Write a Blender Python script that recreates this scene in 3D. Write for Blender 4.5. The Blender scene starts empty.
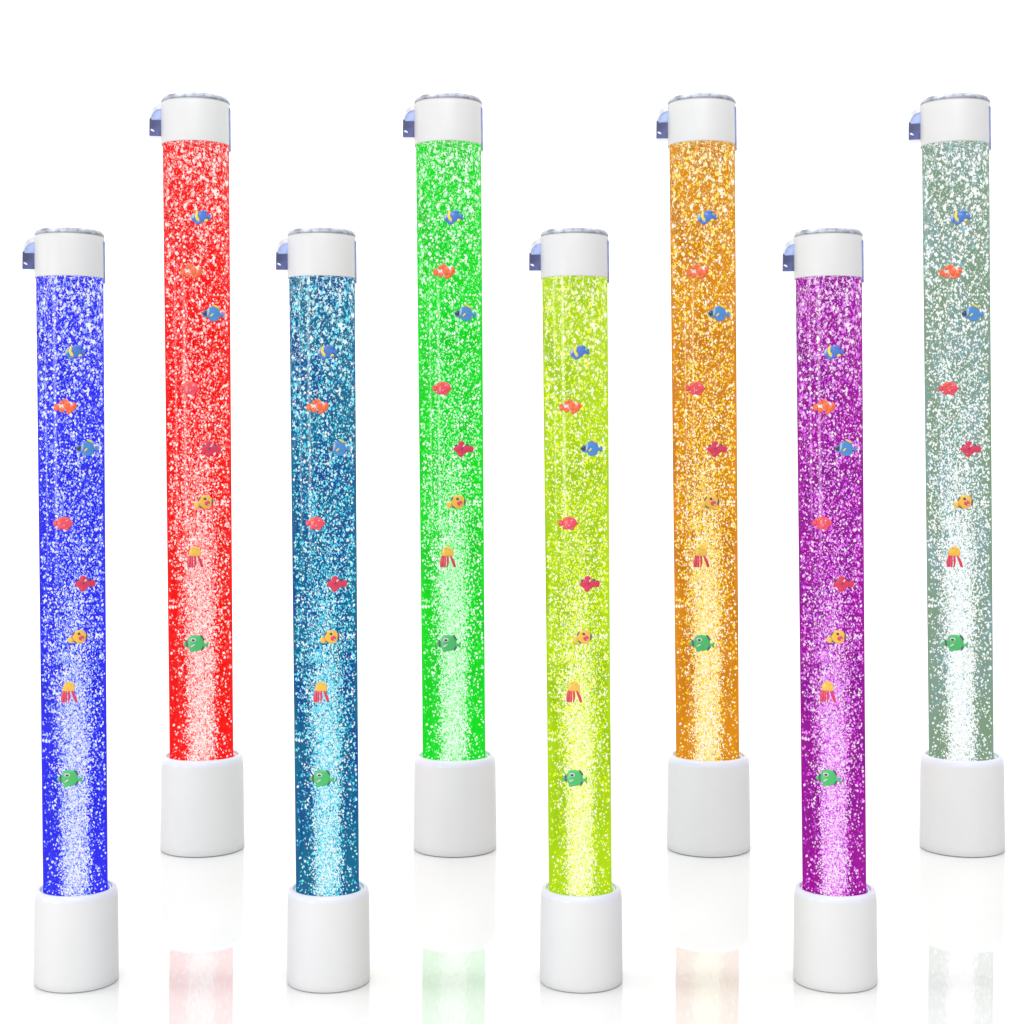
import bpy, bmesh, math, random
from mathutils import Vector, Matrix
random.seed(7)
C = bpy.context.scene.collection
PX = 0.002                     # one picture pixel at the front row, in metres
F = 1700.0                     # focal length in pixels
HOR = 445.0
Y_FRONT = 980.5; Y_BACK = 848.0
D_FRONT = F * PX
CAM_H = (Y_FRONT - HOR) * PX
S_BACK = (Y_FRONT - HOR) / (Y_BACK - HOR)
D_BACK = D_FRONT * S_BACK

def lin(c):
    r = []
    for v in c:
        v = v / 255.0
        r.append(v / 12.92 if v <= .04045 else ((v + .055) / 1.055) ** 2.4)
    return (r[0], r[1], r[2], 1.0)

# ---------------------------------------------------------------- materials
def new_mat(name):
    m = bpy.data.materials.new(name); m.use_nodes = True
    m.node_tree.nodes.clear()
    return m, m.node_tree.nodes, m.node_tree.links

def plastic(name, col, rough=.35, var=.04, scale=60, coat=0.0, trans=0.0, alpha=1.0, ior=1.45, bump=0.0, sss=0.0):
    m, N, L = new_mat(name)
    out = N.new('ShaderNodeOutputMaterial'); p = N.new('ShaderNodeBsdfPrincipled')
    tc = N.new('ShaderNodeTexCoord'); no = N.new('ShaderNodeTexNoise')
    no.inputs['Scale'].default_value = scale; no.inputs['Detail'].default_value = 4
    L.new(tc.outputs['Object'], no.inputs['Vector'])
    r = N.new('ShaderNodeValToRGB')
    c = col
    r.color_ramp.elements[0].position = .3; r.color_ramp.elements[1].position = .7
    r.color_ramp.elements[0].color = tuple(max(0, v * (1 - var)) for v in c[:3]) + (1,)
    r.color_ramp.elements[1].color = tuple(min(1, v * (1 + var)) for v in c[:3]) + (1,)
    L.new(no.outputs['Fac'], r.inputs['Fac']); L.new(r.outputs['Color'], p.inputs['Base Color'])
    p.inputs['Roughness'].default_value = rough
    p.inputs['IOR'].default_value = ior
    p.inputs['Coat Weight'].default_value = coat
    p.inputs['Transmission Weight'].default_value = trans
    p.inputs['Alpha'].default_value = alpha
    if sss:
        p.inputs['Subsurface Weight'].default_value = sss
        p.inputs['Subsurface Radius'].default_value = (.02, .02, .02)
        p.inputs['Subsurface Scale'].default_value = 1
    if bump:
        b = N.new('ShaderNodeBump'); b.inputs['Strength'].default_value = bump; b.inputs['Distance'].default_value = .002
        L.new(no.outputs['Fac'], b.inputs['Height']); L.new(b.outputs['Normal'], p.inputs['Normal'])
    L.new(p.outputs[0], out.inputs[0])
    return m

def clear_mat(name, tint=(1, 1, 1, 1), gloss=.019, rough=.12):
    m, N, L = new_mat(name)
    out = N.new('ShaderNodeOutputMaterial'); t = N.new('ShaderNodeBsdfTransparent'); g = N.new('ShaderNodeBsdfGlossy')
    t.inputs[0].default_value = tint
    g.inputs['Roughness'].default_value = rough
    # slight waviness of the acrylic
    tc = N.new('ShaderNodeTexCoord'); no = N.new('ShaderNodeTexNoise'); no.inputs['Scale'].default_value = 45
    b = N.new('ShaderNodeBump'); b.inputs['Strength'].default_value = .07; b.inputs['Distance'].default_value = .001
    L.new(tc.outputs['Object'], no.inputs['Vector']); L.new(no.outputs['Fac'], b.inputs['Height']); L.new(b.outputs['Normal'], g.inputs['Normal'])
    mx = N.new('ShaderNodeMixShader'); mx.inputs[0].default_value = gloss
    L.new(t.outputs[0], mx.inputs[1]); L.new(g.outputs[0], mx.inputs[2]); L.new(mx.outputs[0], out.inputs[0])
    return m

def liquid_mat(name, base, alt, mid, white):
    """lit coloured water with foam curls riding on its surface, thickest near the top"""
    m, N, L = new_mat(name)
    out = N.new('ShaderNodeOutputMaterial'); tc = N.new('ShaderNodeTexCoord')
    sep = N.new('ShaderNodeSeparateXYZ'); L.new(tc.outputs['Object'], sep.inputs[0])
    def math_(op, a, b=None, clamp=False):
        n = N.new('ShaderNodeMath'); n.operation = op; n.use_clamp = clamp
        for i, v in enumerate((a, b)):
            if v is None: continue
            if isinstance(v, (int, float)): n.inputs[i].default_value = v
            else: L.new(v, n.inputs[i])
        return n.outputs[0]
    def noise(scale, sx, sy, sz, detail=2.0, rough=.55, dist=0.0):
        mp = N.new('ShaderNodeMapping'); mp.inputs['Scale'].default_value = (sx, sy, sz)
        L.new(tc.outputs['Object'], mp.inputs[0])
        n = N.new('ShaderNodeTexNoise'); n.inputs['Scale'].default_value = scale; n.inputs['Detail'].default_value = detail
        n.inputs['Roughness'].default_value = rough; n.inputs['Distortion'].default_value = dist
        L.new(mp.outputs[0], n.inputs['Vector']); return n.outputs['Fac']
    # base colour drifting to a neighbouring tone
    big = noise(16, 1, 1, .35)
    mixc = N.new('ShaderNodeMix'); mixc.data_type = 'RGBA'
    bf = N.new('ShaderNodeMapRange'); bf.inputs[1].default_value = .42; bf.inputs[2].default_value = .66
    L.new(big, bf.inputs[0]); L.new(bf.outputs[0], mixc.inputs['Factor'])
    mixc.inputs['A'].default_value = base; mixc.inputs['B'].default_value = alt
    # foam threshold by height: 1 at the top, 0 at half height
    h = N.new('ShaderNodeMapRange'); h.inputs[1].default_value = 330 * PX; h.inputs[2].default_value = 700 * PX
    L.new(sep.outputs[2], h.inputs[0])
    foam = noise(150, 1, 1, .72, 1.5, .5, .8)
    thr = math_('SUBTRACT', .80, math_('MULTIPLY', h.outputs[0], .218))
    f1 = math_('MULTIPLY', math_('SUBTRACT', foam, thr), 22, True)
    fine = noise(330, 1, 1, .8, 1.0, .5, .3)
    thr2 = math_('SUBTRACT', .745, math_('MULTIPLY', h.outputs[0], .13))
    f2 = math_('MULTIPLY', math_('SUBTRACT', fine, thr2), 16, True)
    fm = math_('MAXIMUM', f1, f2)
    tone = noise(90, 1, 1, 1, 1)
    fc = N.new('ShaderNodeMix'); fc.data_type = 'RGBA'
    tr = N.new('ShaderNodeMapRange'); tr.inputs[1].default_value = .36; tr.inputs[2].default_value = .48
    L.new(tone, tr.inputs[0]); L.new(tr.outputs[0], fc.inputs['Factor'])
    fc.inputs['A'].default_value = mid; fc.inputs['B'].default_value = white
    col = N.new('ShaderNodeMix'); col.data_type = 'RGBA'
    L.new(fm, col.inputs['Factor']); L.new(mixc.outputs['Result'], col.inputs['A']); L.new(fc.outputs['Result'], col.inputs['B'])
    em = N.new('ShaderNodeEmission'); L.new(col.outputs['Result'], em.inputs[0]); em.inputs[1].default_value = 1.0
    tp = N.new('ShaderNodeBsdfTransparent')
    geo = N.new('ShaderNodeNewGeometry')
    # outer skin of the water is thin; the far wall closes it
    front = math_('MAXIMUM', fm, .10)
    alpha = math_('MAXIMUM', front, geo.outputs['Backfacing'])
    mx = N.new('ShaderNodeMixShader'); L.new(alpha, mx.inputs[0]); L.new(tp.outputs[0], mx.inputs[1]); L.new(em.outputs[0], mx.inputs[2])
    L.new(mx.outputs[0], out.inputs[0])
    m.cycles.emission_sampling = 'NONE'
    return m

def bubble_mat(name, stops):
    m, N, L = new_mat(name)
    out = N.new('ShaderNodeOutputMaterial'); a = N.new('ShaderNodeAttribute'); a.attribute_name = 'tone'
    r = N.new('ShaderNodeValToRGB'); r.color_ramp.interpolation = 'LINEAR'
    e = r.color_ramp.elements
    e[0].position = stops[0][0]; e[0].color = stops[0][1]
    e[1].position = stops[-1][0]; e[1].color = stops[-1][1]
    for p, c in stops[1:-1]:
        x = e.new(p); x.color = c
    em = N.new('ShaderNodeEmission')
    L.new(a.outputs['Fac'], r.inputs[0]); em.inputs[1].default_value = 1.1
    L.new(r.outputs[0], em.inputs[0]); L.new(em.outputs[0], out.inputs[0])
    m.cycles.emission_sampling = 'NONE'
    return m

# ---------------------------------------------------------------- mesh helpers
def link(name, bm, mat, parent=None, smooth=True):
    me = bpy.data.meshes.new(name); bm.to_mesh(me); bm.free()
    if smooth:
        for p in me.polygons: p.use_smooth = True
    o = bpy.data.objects.new(name, me); C.objects.link(o)
    if mat: me.materials.append(mat)
    if parent: o.parent = parent
    return o

def axis_x(z):                 # the long tube leans a little to the left
    return (-0.9 - 6.0 * (z - 94) / 659.0)

def lathe(prof, seg=96, lean=False):
    bm = bmesh.new(); rings = []
    for r, z in prof:
        x0 = axis_x(z) if lean else 0
        rings.append([bm.verts.new(((x0 + r * math.sin(2 * math.pi * i / seg)) * PX, -r * math.cos(2 * math.pi * i / seg) * PX, z * PX)) for i in range(seg)])
    for a, b in zip(rings, rings[1:]):
        for i in range(seg):
            j = (i + 1) % seg
            bm.faces.new((a[i], a[j], b[j], b[i]))
    return bm, rings

def cap_ring(bm, ring, flip=False):
    bm.faces.new(ring[::-1] if flip else ring)

def tube_r(z): return 32.3 + 1.4 * (z - 94) / 612.0

def extrude_xz(pts, y0, y1, bev=0.8):
    bm = bmesh.new()
    a = [bm.verts.new((x * PX, y0 * PX, z * PX)) for x, z in pts]
    b = [bm.verts.new((x * PX, y1 * PX, z * PX)) for x, z in pts]
    n = len(pts)
    bm.faces.new(a); bm.faces.new(b[::-1])
    for i in range(n):
        j = (i + 1) % n
        bm.faces.new((a[j], a[i], b[i], b[j]))
    bmesh.ops.recalc_face_normals(bm, faces=bm.faces)
    if bev:
        es = [e for e in bm.edges if len(e.link_faces) == 2 and e.calc_face_angle(0) > .7]
        bmesh.ops.bevel(bm, geom=es, offset=bev * PX, segments=2, affect='EDGES', profile=.6)
    return bm

# ---------------------------------------------------------------- shared materials
M_WHITE = plastic('white_plastic', (.62, .62, .625, 1), rough=.42, var=.012, scale=14, ior=1.4, sss=.0)
M_LIP_GLOW = plastic('lip_plastic_glow', (.60, .61, .68, 1), rough=.3, var=.015, scale=20, ior=1.4)  # tinted pale blue for the lamp light leaking round the tube
M_CAP = plastic('cap_plastic', (.55, .55, .553, 1), rough=.4, var=.01, scale=20, ior=1.4)
M_RIM = plastic('rim_acrylic', (.36, .38, .45, 1), rough=.2, var=.8, scale=38, coat=.3)
M_CLIP = plastic('clip_blue', (.06, .075, .24, 1), rough=.15, var=.55, scale=42, coat=1.0)
M_BAND = plastic('clip_band', (.30, .38, .68, 1), rough=.2, var=.3, scale=60, coat=.8)
M_COVER = plastic('clip_cover', (.62, .63, .68, 1), rough=.15, var=.2, scale=60, coat=1.0)
M_SLEEVE_EDGE = plastic('sleeve_edge_blue', (.20, .25, .55, 1), rough=.25, var=.3, scale=40)
M_FOOT = plastic('foot_rubber', (.06, .06, .06, 1), rough=.8)
M_ACRYL = clear_mat('clear_acrylic')
M_COLLAR = plastic('collar', (.66, .74, .92, 1), rough=.2, var=.05, scale=40, coat=.4)

COLS = {
 # name: base, alt, mid, white, bubble stops
 'blue': (lin((46, 44, 246)), lin((36, 36, 228)), lin((110, 125, 250)), lin((236, 240, 255)),
          [(0, lin((50, 56, 242))), (.4, lin((82, 104, 250))), (.62, lin((150, 178, 253))), (.85, lin((236, 242, 255))), (1, lin((250, 250, 255)))]),
 'red': (lin((252, 2, 2)), lin((238, 0, 0)), lin((255, 90, 85)), lin((255, 232, 228)),
          [(0, lin((255, 30, 26))), (.4, lin((255, 76, 70))), (.62, lin((255, 150, 146))), (.85, lin((255, 236, 234))), (1, lin((255, 250, 248)))]),
 'teal': (lin((12, 104, 144)), lin((14, 64, 144)), lin((45, 190, 228)), lin((222, 255, 255)),
          [(0, lin((24, 70, 200))), (.2, lin((20, 130, 180))), (.5, lin((60, 215, 245))), (.75, lin((140, 246, 252))), (1, lin((250, 255, 255)))]),
 'green': (lin((0, 224, 28)), lin((0, 200, 24)), lin((80, 245, 95)), lin((232, 255, 232)),
          [(0, lin((20, 230, 50))), (.4, lin((64, 244, 88))), (.62, lin((140, 255, 152))), (.85, lin((232, 255, 234))), (1, lin((250, 255, 250)))]),
 'lime': (lin((180, 222, 0)), lin((150, 196, 0)), lin((225, 250, 10)), lin((252, 255, 190)),
          [(0, lin((186, 225, 20))), (.4, lin((232, 252, 8))), (.65, lin((250, 255, 90))), (.85, lin((255, 255, 210))), (1, lin((255, 255, 240)))]),
 'amber': (lin((224, 140, 6)), lin((200, 116, 10)), lin((255, 212, 20)), lin((255, 250, 195)),
          [(0, lin((232, 155, 70))), (.3, lin((248, 184, 14))), (.55, lin((255, 226, 40))), (.75, lin((255, 242, 140))), (1, lin((255, 255, 244)))]),
 'purple': (lin((160, 2, 154)), lin((134, 0, 140)), lin((215, 70, 240)), lin((255, 220, 255)),
          [(0, lin((90, 20, 200))), (.2, lin((180, 30, 195))), (.5, lin((228, 84, 246))), (.75, lin((248, 160, 255))), (1, lin((255, 245, 255)))]),
 'sage': (lin((128, 156, 128)), lin((134, 164, 164)), lin((170, 205, 205)), lin((252, 255, 253)),
          [(0, lin((100, 195, 225))), (.2, lin((150, 205, 212))), (.36, lin((225, 246, 248))), (.6, lin((252, 255, 255))), (1, lin((255, 255, 255)))]),
}

# ---------------------------------------------------------------- the bubble tube
def make_bubbles():
    """thousands of small bubbles in the water, every one its own little solid"""
    verts, faces, tones = [], [], []
    def add(x, y, z, a, b, tone):
        rot = Matrix.Rotation(random.uniform(0, 6.28), 3, 'Z') @ Matrix.Rotation(random.gauss(0, .6), 3, 'Y')
        k = len(verts)
        for d in ((a, 0, 0), (-a, 0, 0), (0, a, 0), (0, -a, 0), (0, 0, b), (0, 0, -b)):
            v = rot @ Vector([c * random.uniform(.7, 1.3) for c in d])
            verts.append(((x + v.x) * PX, (y + v.y) * PX, (z + v.z) * PX))
        for f in ((0, 2, 4), (2, 1, 4), (1, 3, 4), (3, 0, 4), (2, 0, 5), (1, 2, 5), (3, 1, 5), (0, 3, 5)):
            faces.append(tuple(k + i for i in f)); tones.append(tone)
    t = 0.0
    while t < 618:
        u = t / 612.0
        # how many per ten pixels of tube, how large, how far from the axis
        big = max(0, 1 - u / .33)
        a = .78 + .40 * big; b = 1.12 + .75 * big
        n_vol = 112 - 76 * big
        if u > .60: n_vol = 112 - 80 * min(1, (u - .60) / .36)
        n_core = 0
        if u > .22: n_core = 10 + 165 * min(1, (u - .22) / .33)
        if u > .55: n_core += 400 * min(1, (u - .55) / .2)
        sig = 17 - 9.2 * min(1, max(0, (u - .35) / .45))
        z = 703 - t
        R = tube_r(z) - 2.2
        for _ in range(int(n_vol)):
            zz = z - random.uniform(0, 10)
            # clusters: fewer where a slow wave says so
            ang = random.uniform(0, 2 * math.pi); r = R * math.sqrt(random.random()) if random.random() < .55 else R * random.uniform(.86, 1)
            w = .5 + .5 * math.sin(zz * .043 + 2.1 * math.sin(ang + zz * .012)) * math.cos(ang * 2 + zz * .021)
            if random.random() > .62 + .5 * w: continue
            s = min(1.75, math.exp(random.gauss(0, .38)))
            add(axis_x(zz) + r * math.sin(ang), -r * math.cos(ang), zz, a * s, b * s, min(1, max(0, random.gauss(.66 + .1 * big, .27))))
        for _ in range(int(n_core)):  # extra fine bubbles, denser and paler downward, stand for the lamp's glow
            zz = z - random.uniform(0, 10)
            x = random.gauss(0, sig); y = random.gauss(0, sig)
            if u > .5 and random.random() < (u - .5) * .75:      # the lamp's beam keeps a clean edge low in the tube
                ra = 13.5 * math.sqrt(random.random()); an = random.uniform(0, 6.283); x = ra * math.sin(an); y = ra * math.cos(an)
            if x * x + y * y > R * R: continue
            s = min(1.75, math.exp(random.gauss(0, .35)))
            add(axis_x(zz) + x, y, zz, .60 * s, .90 * s, min(1, max(0, random.gauss(.60 + .22 * u, .28))))
        t += 10
    me = bpy.data.meshes.new('bubbles'); me.from_pydata(verts, [], faces)
    at = me.attributes.new('tone', 'FLOAT', 'FACE'); at.data.foreach_set('value', tones)
    me.update()
    return me

def make_tube():
    root = bpy.data.objects.new('bubble_tube', None); C.objects.link(root)
    # base: an open white cup that the tube stands in
    bm, R = lathe([(37.5, .5), (40.6, .6), (41.3, 1.6), (41.3, 8), (41.0, 40), (40.6, 80), (40.3, 87)])
    cap_ring(bm, R[0], True)
    base = link('base', bm, M_WHITE, root)
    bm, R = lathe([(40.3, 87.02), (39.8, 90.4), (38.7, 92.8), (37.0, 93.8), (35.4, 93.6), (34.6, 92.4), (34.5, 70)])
    link('lip', bm, M_LIP_GLOW, base)
    for k in range(4):
        a = math.radians(8 + 90 * k)
        bm = bmesh.new()
        bmesh.ops.create_cone(bm, cap_ends=True, segments=20, radius1=3.2 * PX, radius2=3.0 * PX, depth=1.0 * PX,
                              matrix=Matrix.Translation((35 * math.sin(a) * PX, -35 * math.cos(a) * PX, .5 * PX)))
        link('foot', bm, M_FOOT, base)
    bm, R = lathe([(32.6, 86), (34.4, 86), (34.4, 91.2), (33.6, 92.2), (32.6, 92.0), (32.6, 86)])
    link('collar', bm, M_COLLAR, base)
    # the acrylic tube, the lit water in it, the bubbles in the water
    zs = [86 + (706 - 86) * i / 40 for i in range(41)]
    bm, R = lathe([(tube_r(z), z) for z in zs], lean=True)
    link('clear_tube', bm, M_ACRYL, root)
    bm, R = lathe([(tube_r(z) - 1.0, z) for z in zs], lean=True)
    cap_ring(bm, R[0], True); cap_ring(bm, R[-1])
    bmesh.ops.recalc_face_normals(bm, faces=bm.faces)
    liq = link('water', bm, None, root); liq.data.materials.append(M_WHITE)
    bub = bpy.data.objects.new('bubbles', BUB); C.objects.link(bub); bub.parent = root; bub['kind'] = 'stuff'
    # cap
    bm, R = lathe([(33.85, 716), (33.85, 701.6), (34.1, 701.8), (34.2, 702.8), (34.2, 712), (34.0, 739), (33.6, 743), (32.6, 746), (30.8, 747.6), (10, 748.0), (0.4, 748.0)], lean=True)
    cap_ring(bm, R[-1])
    cap = link('cap', bm, M_CAP, root)
    bm, R = lathe([(30.8, 747.4), (32.4, 746.2), (33.4, 744.0), (34.1, 743.8), (33.9, 746.0), (32.9, 748.1), (31.6, 749.1), (30.8, 748.8), (30.8, 747.4)], lean=True)
    link('rim', bm, M_RIM, cap)
    # blue edge of the clear sleeve, put on as a strip at the cap's right
    bm = bmesh.new(); prev = None
    for i in range(9):
        z = 698 + 41 * i / 8
        row = []
        for q in range(5):
            a = math.radians(74 + 9 * q)
            for rr in (34.25, 34.7):
                row.append(bm.verts.new(((axis_x(z) + rr * math.sin(a)) * PX, -rr * math.cos(a) * PX, z * PX)))
        if prev:
            for q in range(4):
                bm.faces.new((prev[2*q+1], prev[2*q+3], row[2*q+3], row[2*q+1]))
                bm.faces.new((prev[2*q+2], prev[2*q], row[2*q], row[2*q+2]))
            bm.faces.new((prev[0], prev[1], row[1], row[0])); bm.faces.new((prev[9], prev[8], row[8], row[9]))
        prev = row
    link('edge_strip', bm, M_SLEEVE_EDGE, cap)
    # wall clip on the left of the cap
    X = axis_x(728)
    arc = [(X - 32.5 - 13.0 * math.sin(t), 727 + 15.5 * math.cos(t)) for t in [math.pi / 2 * i / 10 for i in range(11)]]
    inner = [(X - 32.5 - 10.6 * math.sin(t), 727 + 9.5 * math.cos(t)) for t in [math.pi / 2 * i / 10 for i in range(11)]]
    bm = extrude_xz([(X - 31, 741.5)] + arc + inner[::-1] + [(X - 31, 736)], -6, 12, .5)
    clip = link('wall_clip', extrude_xz([(X - 31, 727)] + [(X - 45.3, 727), (X - 45.5, 709.6), (X - 31, 709.6)], -5, 11, .9), M_CLIP, root, False)
    link('clip_cover', bm, M_COVER, clip, False)
    band = [(X - 31, 736.5)] + inner + [(X - 43.3, 725.5), (X - 31, 725.5)]
    link('clip_band', extrude_xz(band, -5.6, 10, .6), M_BAND, clip, False)
    # pale oval shaped as a glint, low on the clip
    bm = bmesh.new()
    bmesh.ops.create_uvsphere(bm, u_segments=12, v_segments=8, radius=1.1 * PX, matrix=Matrix.Translation(((X - 42) * PX, -5.4 * PX, 715 * PX)) @ Matrix.Rotation(.5, 4, 'Y') @ Matrix.Diagonal((2.0, .6, .9, 1)))
    link('glint_oval', bm, M_COVER, clip)
    return root

BUB = make_bubbles()

def copy_tree(o, parent=None):
    c = o.copy(); C.objects.link(c); c.parent = parent
    for ch in o.children: copy_tree(ch, c)
    return c

# ---------------------------------------------------------------- plastic fish
RF = 31.6
def P(u, v, w):                # fish bend round the inside of the tube
    a = u / RF
    return ((RF + w) * math.sin(a) * PX, (RF - (RF + w) * math.cos(a)) * PX, v * PX)

def puff(bm, pts, w0=-1.0, w1=1.0):
    """a small pillow with the given outline"""
    n = len(pts); cu = sum(p[0] for p in pts) / n; cv = sum(p[1] for p in pts) / n
    rings = []
    for k, w in ((.97, w0), (1.0, w0 * .3 + w1 * .3), (.95, w1 * .7), (.78, w1 * .95)):
        rings.append([bm.verts.new(P(cu + (u - cu) * k, cv + (v - cv) * k, w)) for u, v in pts])
    for a, b in zip(rings, rings[1:]):
        for i in range(n):
            j = (i + 1) % n; bm.faces.new((a[i], a[j], b[j], b[i]))
    c = bm.verts.new(P(cu, cv, w1)); d = bm.verts.new(P(cu, cv, w0))
    for i in range(n):
        j = (i + 1) % n
        bm.faces.new((rings[-1][i], rings[-1][j], c)); bm.faces.new((rings[0][j], rings[0][i], d))
    bmesh.ops.recalc_face_normals(bm, faces=bm.faces)

def ell(cu, cv, a, b, rot=0, n=18, p=1.0):
    r = []
    for i in range(n):
        t = 2 * math.pi * i / n
        x = a * math.copysign(abs(math.cos(t)) ** p, math.cos(t)); y = b * math.copysign(abs(math.sin(t)) ** p, math.sin(t))
        r.append((cu + x * math.cos(rot) - y * math.sin(rot), cv + x * math.sin(rot) + y * math.cos(rot)))
    return r

def fmat(name, rgb, var=.18):
    return plastic(name, lin([v * .88 for v in rgb]), rough=.35, var=var, scale=700, coat=.3)
K_BLUE = fmat('fish_blue', (62, 118, 205)); K_BLUE2 = fmat('fish_sky_blue', (70, 140, 215))
K_YEL = fmat('fish_yellow', (238, 214, 60)); K_ORG = fmat('fish_orange', (240, 98, 42)); K_WHT = fmat('fish_white', (215, 216, 214), .08)
K_BLK = fmat('fish_black', (52, 50, 58)); K_GRY = fmat('fish_grey', (170, 190, 205)); K_RED = fmat('fish_red', (232, 62, 84))
K_CRM = fmat('fish_crimson', (224, 44, 84)); K_GOLD = fmat('fish_gold', (246, 192, 66)); K_GRN = fmat('fish_green', (66, 192, 104))
K_DGR = fmat('fish_dark_grey', (84, 84, 104)); K_NVY = fmat('fish_navy', (40, 62, 120))

def fish(name, body, mat, parts):
    bm = bmesh.new()
    for o in body: puff(bm, o)
    f = link(name, bm, mat)
    for pn, outl, m, lift in parts:
        bm = bmesh.new()
        for o in outl: puff(bm, o, .2, 1.0 + lift)
        link(pn, bm, m, f)
    return f

def make_fish():
    r = {}
    r['angel'] = fish('plastic_fish', [ell(.3, .6, 6.8, 5.2, -.1), ell(-5.6, -1, 3.6, 4.2, .4), [(6.0, 1.0), (8.6, 4.4), (10.2, 2.4), (9.6, .8), (10.4, -1.8), (8.0, -2.0)], ell(-2.5, -5.2, 3.2, 1.8, .2), ell(2.5, 5.2, 4.2, 1.8, -.1)], K_BLUE,
        [('stripe', [[(-4.6, 6.0), (-2.3, 6.4), (-3.6, 2.2), (-1.0, -2.2), (-1.6, -4.6), (-4.2, -3.4), (-6.0, 1.2)]], K_YEL, .35),
         ('face', [ell(-7.4, 1.0, 1.4, 2.8, -.2, 12)], K_GRY, .3),
         ('belly_spot', [ell(5.2, -2.9, 2.0, 1.4, .5, 12)], K_YEL, .35)])
    r['clown'] = fish('plastic_fish', [ell(2.6, .2, 7.4, 5.0, -.2), ell(-3.6, -.3, 5.2, 3.6)], K_WHT,
        [('orange_patch', [ell(1.8, .6, 3.6, 5.2, .25, 16), ell(.2, 5.6, 2.6, 1.9, -.5, 12), ell(3.4, -5.6, 3.2, 1.7, .4, 12)], K_ORG, .5),
         ('orange_patch', [ell(6.4, -1.8, 2.6, 3.6, .5, 14)], K_ORG, .5),
         ('nose', [ell(9.0, 1.4, 1.6, 3.6, .45, 12)], K_ORG, .45),
         ('orange_patch', [ell(-3.6, 3.6, 2.5, 2.0, .3, 12), ell(-3.4, -3.4, 2.8, 2.7, -.3, 12)], K_ORG, .45),
         ('tail_fin', [ell(-8.4, -.8, 3.0, 3.6, 0, 14)], K_ORG, .45)])
    r['tang'] = fish('plastic_fish', [ell(.2, .1, 7.8, 6.9, -.08, 22), ell(8.6, -1.0, 1.8, 1.5, 0, 10), [(9.0, -1.0), (12.2, 1.8), (13.4, -.2), (12.8, -1.6), (13.0, -3.6), (10.6, -3.6)], ell(-7.2, -.8, 4.4, 3.8), ell(1.0, -5.8, 5.4, 2.0, .1)], K_BLUE2,
        [('face', [[(-12.0, -.6), (-8.6, 2.8), (-7.0, 1.6), (-7.2, -2.8), (-9.4, -3.2)]], K_BLK, .35),
         ('cheek', [ell(-5.6, 1.0, 1.1, 4.2, -.15, 12)], K_GRY, .4),
         ('dorsal_edge', [ell(2.8, 6.6, 4.6, 1.1, -.42, 12)], K_YEL, .3),
         ('side_fin', [ell(-2.2, -1.8, 2.4, .9, .75, 10)], K_YEL, .55)])
    r['coral'] = fish('plastic_fish', [ell(1.0, 0, 7.4, 6.3, 0, 20), [(5, 4.6), (10.1, -.6), (6, -4.4), (2, -3), (2, 3)], ell(-8.2, -.2, 2.4, 3.2), ell(3.4, -5.8, 2.2, 1.4), ell(-3.6, -4.6, 2.6, 1.8)], K_RED,
        [('orange_patch', [ell(-3.0, 3.6, 3.0, 2.0, .4, 12)], K_ORG, .2), ('speck', [ell(3.5, 2.6, .9, .5, .2, 8)], K_WHT, .5), ('speck', [ell(1.0, -2.2, 1.0, .5, .6, 8)], K_WHT, .5)])
    r['crimson'] = fish('plastic_fish', [ell(-2.0, 0, 7.2, 5.4, 0, 18), [(-11.2, 0), (-7.2, 3.9), (-4, 2), (-4, -2), (-7.4, -3.6)], ell(-2.4, 5.6, 3.2, 2.4), ell(-3.0, -5.6, 2.8, 2.2), ell(3.6, -.2, 3.2, 3.0), ell(8.2, -.1, 3.1, 3.7)], K_CRM,
        [('fin_edge', [ell(-7.9, 3.6, 1.7, .8, .7, 10)], K_NVY, .3), ('fin_edge', [ell(4.2, 3.9, 2.0, .8, -.6, 10)], K_NVY, .3),
         ('eye', [ell(-2.2, .4, 1.0, 1.0, 0, 10)], K_NVY, .5), ('speck', [ell(-.2, 3.3, 1.7, .9, .8, 10)], K_WHT, .5)])
    r['gold'] = fish('plastic_fish', [ell(1.0, .2, 7.0, 6.8, 0, 20), ell(-7.8, -2.9, 2.6, 3.3, .5), [(6.6, 3.2), (10.0, .4), (6.8, -3.0), (5, 0)]], K_GOLD,
        [('eye', [ell(.4, 3.2, 1.7, 1.3, 0, 12)], K_BLK, .5), ('eye_ring', [ell(1.8, 3.6, .7, 1.2, .3, 10)], K_WHT, .55),
         ('mouth', [ell(2.4, -1.2, 3.0, 2.7, .3, 12)], K_RED, .3), ('lip', [ell(3.6, -2.4, 1.2, .8, .5, 10)], K_GRY, .5),
         ('stripe', [ell(7.4, .2, 1.0, 3.4, -.1, 12)], K_DGR, .4), ('stripe', [ell(-5.2, 3.4, .6, 2.9, -.5, 10)], K_DGR, .35), ('stripe', [ell(-3.6, -5.2, 2.6, .6, -.7, 10)], K_DGR, .35)])
    tent = [[(-6.2, 1.6), (-3.6, 2.0), (-3.6, -6), (-4.2, -10.2), (-7.6, -10.0), (-7.9, -5.5)], [(-3.5, 2), (-1.6, 2), (-1.6, -7), (-2.2, -10.6), (-3.9, -9.8), (-3.4, -5)],
            [(-1.3, 2), (1.0, 2), (1.3, -4), (.4, -10.0), (-.8, -10.2), (-1.0, -4)], [(1.4, 2), (3.6, 1.6), (7.0, -4.6), (8.2, -9.8), (5.8, -10.2), (4.0, -5)]]
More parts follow.
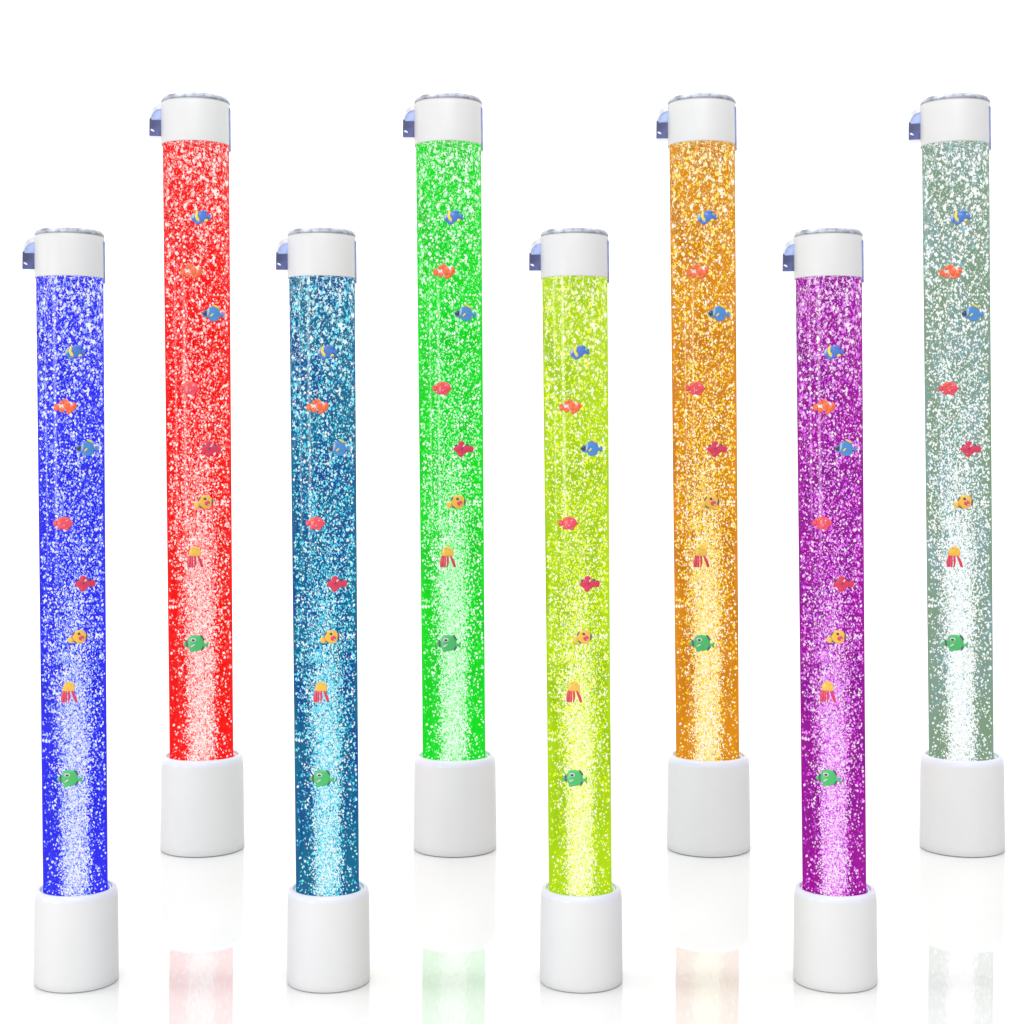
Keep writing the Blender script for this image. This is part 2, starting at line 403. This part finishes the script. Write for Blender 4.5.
    r['jelly'] = fish('plastic_jellyfish', [[(-6.4, 1.2), (-6.2, 5.0), (-4.6, 8.4), (-1.8, 10.4), (1.2, 10.6), (4.0, 8.8), (5.6, 5.6), (5.8, 1.4), (2.4, .8), (-2.6, .6)]], K_GOLD,
        [('tentacle', [t], K_CRM, -.1) for t in tent] + [('speck', [ell(-1.4, 8.6, .7, .5, 0, 8)], K_GRN, .4), ('speck', [ell(2.0, 7.4, .6, .5, 0, 8)], K_GRN, .4)])
    r['green'] = fish('plastic_fish', [ell(.4, .2, 8.2, 8.0, 0, 16, .82), ell(-9.4, -1.0, 3.2, 2.6), ell(9.2, -1.6, 1.6, 1.2, 0, 10), [(9.4, -1.6), (12.6, 1.6), (13.0, -.6), (12.2, -1.8), (13.0, -5.2), (10.2, -3.4)], ell(-3.0, -7.2, 2.6, 1.6, .2)], K_GRN,
        [('eye_ring', [ell(-1.8, 3.2, 2.9, 2.0, 0, 14)], K_WHT, .35), ('eye', [ell(-1.8, 3.1, 1.8, 1.3, 0, 12)], K_BLK, .6),
         ('stripe', [ell(-8.4, -.6, 1.1, 3.8, .1, 12)], K_DGR, .4), ('stripe', [ell(6.9, 5.6, .9, 3.6, .6, 12)], K_DGR, .4), ('stripe', [ell(7.4, -5.2, .8, 3.2, -.6, 12)], K_DGR, .4),
         ('side_fin', [ell(-2.4, -2.4, 2.8, .8, .6, 10)], K_WHT, .5)])
    return r

FISH_AT = [('angel', -1.7, 626.3), ('clown', -10.8, 573.3), ('tang', 10.8, 532.6), ('coral', -12.7, 458.9), ('crimson', 8.8, 399.0), ('gold', 2.2, 347.0), ('jelly', -7.2, 293.0), ('green', -7.0, 208.5)]
FISH_TEXT = {
 'angel': 'small blue plastic fish with one slanting yellow stripe, topmost fish in the {c} tube',
 'clown': 'orange and white banded plastic fish with a round tail, inside the {c} tube',
 'tang': 'blue plastic fish with a black face and yellow fin edge, inside the {c} tube',
 'coral': 'plain coral red plastic fish facing right, inside the {c} tube',
 'crimson': 'crimson plastic fish facing left with round tail and dark eye, inside the {c} tube',
 'gold': 'round yellow plastic fish with red mouth, inside the {c} tube',
 'jelly': 'plastic jellyfish with yellow bell and red tentacles, inside the {c} tube',
 'green': 'green plastic fish with white ringed eye, lowest fish in the {c} tube',
}
FISH_GROUP = {'angel': 'blue fish with yellow stripe', 'clown': 'orange and white banded fish', 'tang': 'blue fish with black face', 'coral': 'coral red fish',
 'crimson': 'crimson fish', 'gold': 'round yellow fish', 'jelly': 'yellow and red jellyfish', 'green': 'green fish'}

TUBES = [  # colour key, words, base centre x in the picture, back row?
 ('blue', 'royal blue', 76.5, False, 'royal blue bubble tube lamp with white base, leftmost of the front row'),
 ('red', 'bright red', 202.5, True, 'bright red bubble tube lamp with white base, leftmost of the back row'),
 ('teal', 'teal', 328.5, False, 'teal bubble tube lamp with cyan bubbles, front row between red and green tubes'),
 ('green', 'bright green', 455.0, True, 'bright green bubble tube lamp on white base, back row between teal and lime tubes'),
 ('lime', 'yellow-green', 581.2, False, 'yellow-green bubble tube lamp on white base, front row between green and amber tubes'),
 ('amber', 'amber orange', 708.5, True, 'amber orange bubble tube lamp on white base, back row right of the yellow-green tube'),
 ('purple', 'purple', 835.2, False, 'purple bubble tube lamp with pink bubbles, rightmost of the front row'),
 ('sage', 'grey-green', 962.0, True, 'pale grey-green bubble tube lamp with white bubbles, rightmost of the back row'),
]
proto = make_tube(); FP = make_fish()
first = True
for key, words, px, back, label in TUBES:
    o = proto if first else copy_tree(proto)
    s = S_BACK if back else 1.0
    d = D_BACK if back else D_FRONT
    x = (px - 512) / F * d
    y = D_BACK - d
    phi = math.atan2((px - 512), F)
    loc = Vector((x, -y, 0)); rot = -phi
    o.location = loc; o.rotation_euler = (0, 0, rot); o.scale = (s, s, s)
    o['label'] = label; o['category'] = 'bubble lamp'; o['group'] = 'bubble tube lamps standing in two rows'
    base, alt, mid, white, stops = COLS[key]
    lm = liquid_mat(key + '_water', base, alt, mid, white); bmt = bubble_mat(key + '_bubbles', stops)
    for ch in o.children:
        n = ch.name.split('.')[0]
        if n in ('water', 'bubbles'):
            if not ch.data.materials: ch.data.materials.append(M_WHITE)
            ch.material_slots[0].link = 'OBJECT'
            ch.material_slots[0].material = lm if n == 'water' else bmt
    T = Matrix.Translation(loc) @ Matrix.Rotation(rot, 4, 'Z') @ Matrix.Scale(s, 4)
    for fk, fx, fz in FISH_AT:
        ax = axis_x(fz); R = tube_r(fz)
        th = math.asin((fx - ax) / R)
        W = T @ Matrix.Translation(((ax + (R - .6) * math.sin(th)) * PX, -(R - .6) * math.cos(th) * PX, fz * PX)) @ Matrix.Rotation(th, 4, 'Z')
        f = FP[fk] if first else copy_tree(FP[fk])
        f.location = W.to_translation(); f.rotation_euler = (0, 0, rot + th); f.scale = (s, s, s)
        f['label'] = FISH_TEXT[fk].format(c=words)
        f['category'] = 'toy jellyfish' if fk == 'jelly' else 'toy fish'
        f['group'] = FISH_GROUP[fk]
    first = False

# ---------------------------------------------------------------- white studio sweep
def studio_mat(name, col, ior, rough):
    m, N, L = new_mat(name)
    out = N.new('ShaderNodeOutputMaterial'); p = N.new('ShaderNodeBsdfPrincipled')
    tc = N.new('ShaderNodeTexCoord'); no = N.new('ShaderNodeTexNoise'); no.inputs['Scale'].default_value = 3; no.inputs['Detail'].default_value = 5
    L.new(tc.outputs['Object'], no.inputs['Vector'])
    r = N.new('ShaderNodeMapRange'); r.inputs[3].default_value = rough * .8; r.inputs[4].default_value = rough * 1.2
    L.new(no.outputs['Fac'], r.inputs[0]); L.new(r.outputs[0], p.inputs['Roughness'])
    p.inputs['Base Color'].default_value = col; p.inputs['IOR'].default_value = ior
    L.new(p.outputs[0], out.inputs[0]); return m
WALL_Y = 3.0
bm = bmesh.new()
a = [bm.verts.new(v) for v in ((-9, -10, 0), (9, -10, 0), (9, WALL_Y - 1, 0), (-9, WALL_Y - 1, 0))]
bm.faces.new(a)
fl = link('floor', bm, studio_mat('gloss_floor', (.70, .70, .70, 1), 1.6, .03), None, False); fl['kind'] = 'structure'
bm = bmesh.new(); prev = None
pts = [(WALL_Y - 1 + math.sin(t), 1 - math.cos(t)) for t in [math.pi / 2 * i / 24 for i in range(25)]] + [(WALL_Y, 5.5)]
for yy, zz in pts:
    row = [bm.verts.new((-9, yy, zz)), bm.verts.new((9, yy, zz))]
    if prev: bm.faces.new((prev[0], prev[1], row[1], row[0]))
    prev = row
bd = link('backdrop', bm, studio_mat('backdrop_paper', (.93, .93, .93, 1), 1.3, .5)); bd['kind'] = 'structure'

# ---------------------------------------------------------------- light
w = bpy.data.worlds.new('World'); bpy.context.scene.world = w; w.use_nodes = True
bg = w.node_tree.nodes['Background']; bg.inputs[0].default_value = (1, 1, 1, 1); bg.inputs[1].default_value = .88
def area(name, loc, target, sx, sy, power, col=(1, 1, 1)):
    l = bpy.data.lights.new(name, 'AREA'); l.shape = 'RECTANGLE'; l.size = sx; l.size_y = sy; l.energy = power; l.color = col
    o = bpy.data.objects.new(name, l); C.objects.link(o); o.location = loc
    o.rotation_euler = (Vector(target) - Vector(loc)).to_track_quat('-Z', 'Y').to_euler(); return o
area('softbox', (0, -8.5, 5.5), (0, 0, .6), 6, 3, 370)
area('backdrop_fill', (0, -1.0, 6.5), (0, 3.2, 1.2), 9, 1.0, 260)  # unseen lamp added to lift the backdrop to white
def strip(name, deg, dist, wdt, radiance, z0=.2, z1=2.4):
    a = math.radians(deg)
    loc = (-dist * math.sin(a), -.6 - dist * math.cos(a), (z0 + z1) / 2)
    A = wdt * (z1 - z0)
    area(name, loc, (0, -.6, (z0 + z1) / 2), wdt, z1 - z0, radiance * math.pi * A)
strip('streak_light', 42, 10, 1.6, 15)  # unseen strip lamps, added for the vertical streaks on the tubes
strip('streak_light', 76, 10, 1.0, 13)

# ---------------------------------------------------------------- camera
cam = bpy.data.cameras.new('camera'); co = bpy.data.objects.new('camera', cam); C.objects.link(co)
co.location = (0, -D_BACK, CAM_H); co.rotation_euler = (math.pi / 2, 0, 0)
cam.sensor_width = 36; cam.lens = 36 * F / 1024
cam.shift_y = -(512 - HOR) / 1024.0
cam.clip_end = 200
S = bpy.context.scene; S.camera = co
S.view_settings.view_transform = 'Standard'; S.view_settings.look = 'None'; S.view_settings.exposure = 0; S.view_settings.gamma = 1
S.render.engine = 'CYCLES'
S.cycles.use_denoising = True
S.cycles.transparent_max_bounces = 16
S.cycles.max_bounces = 6
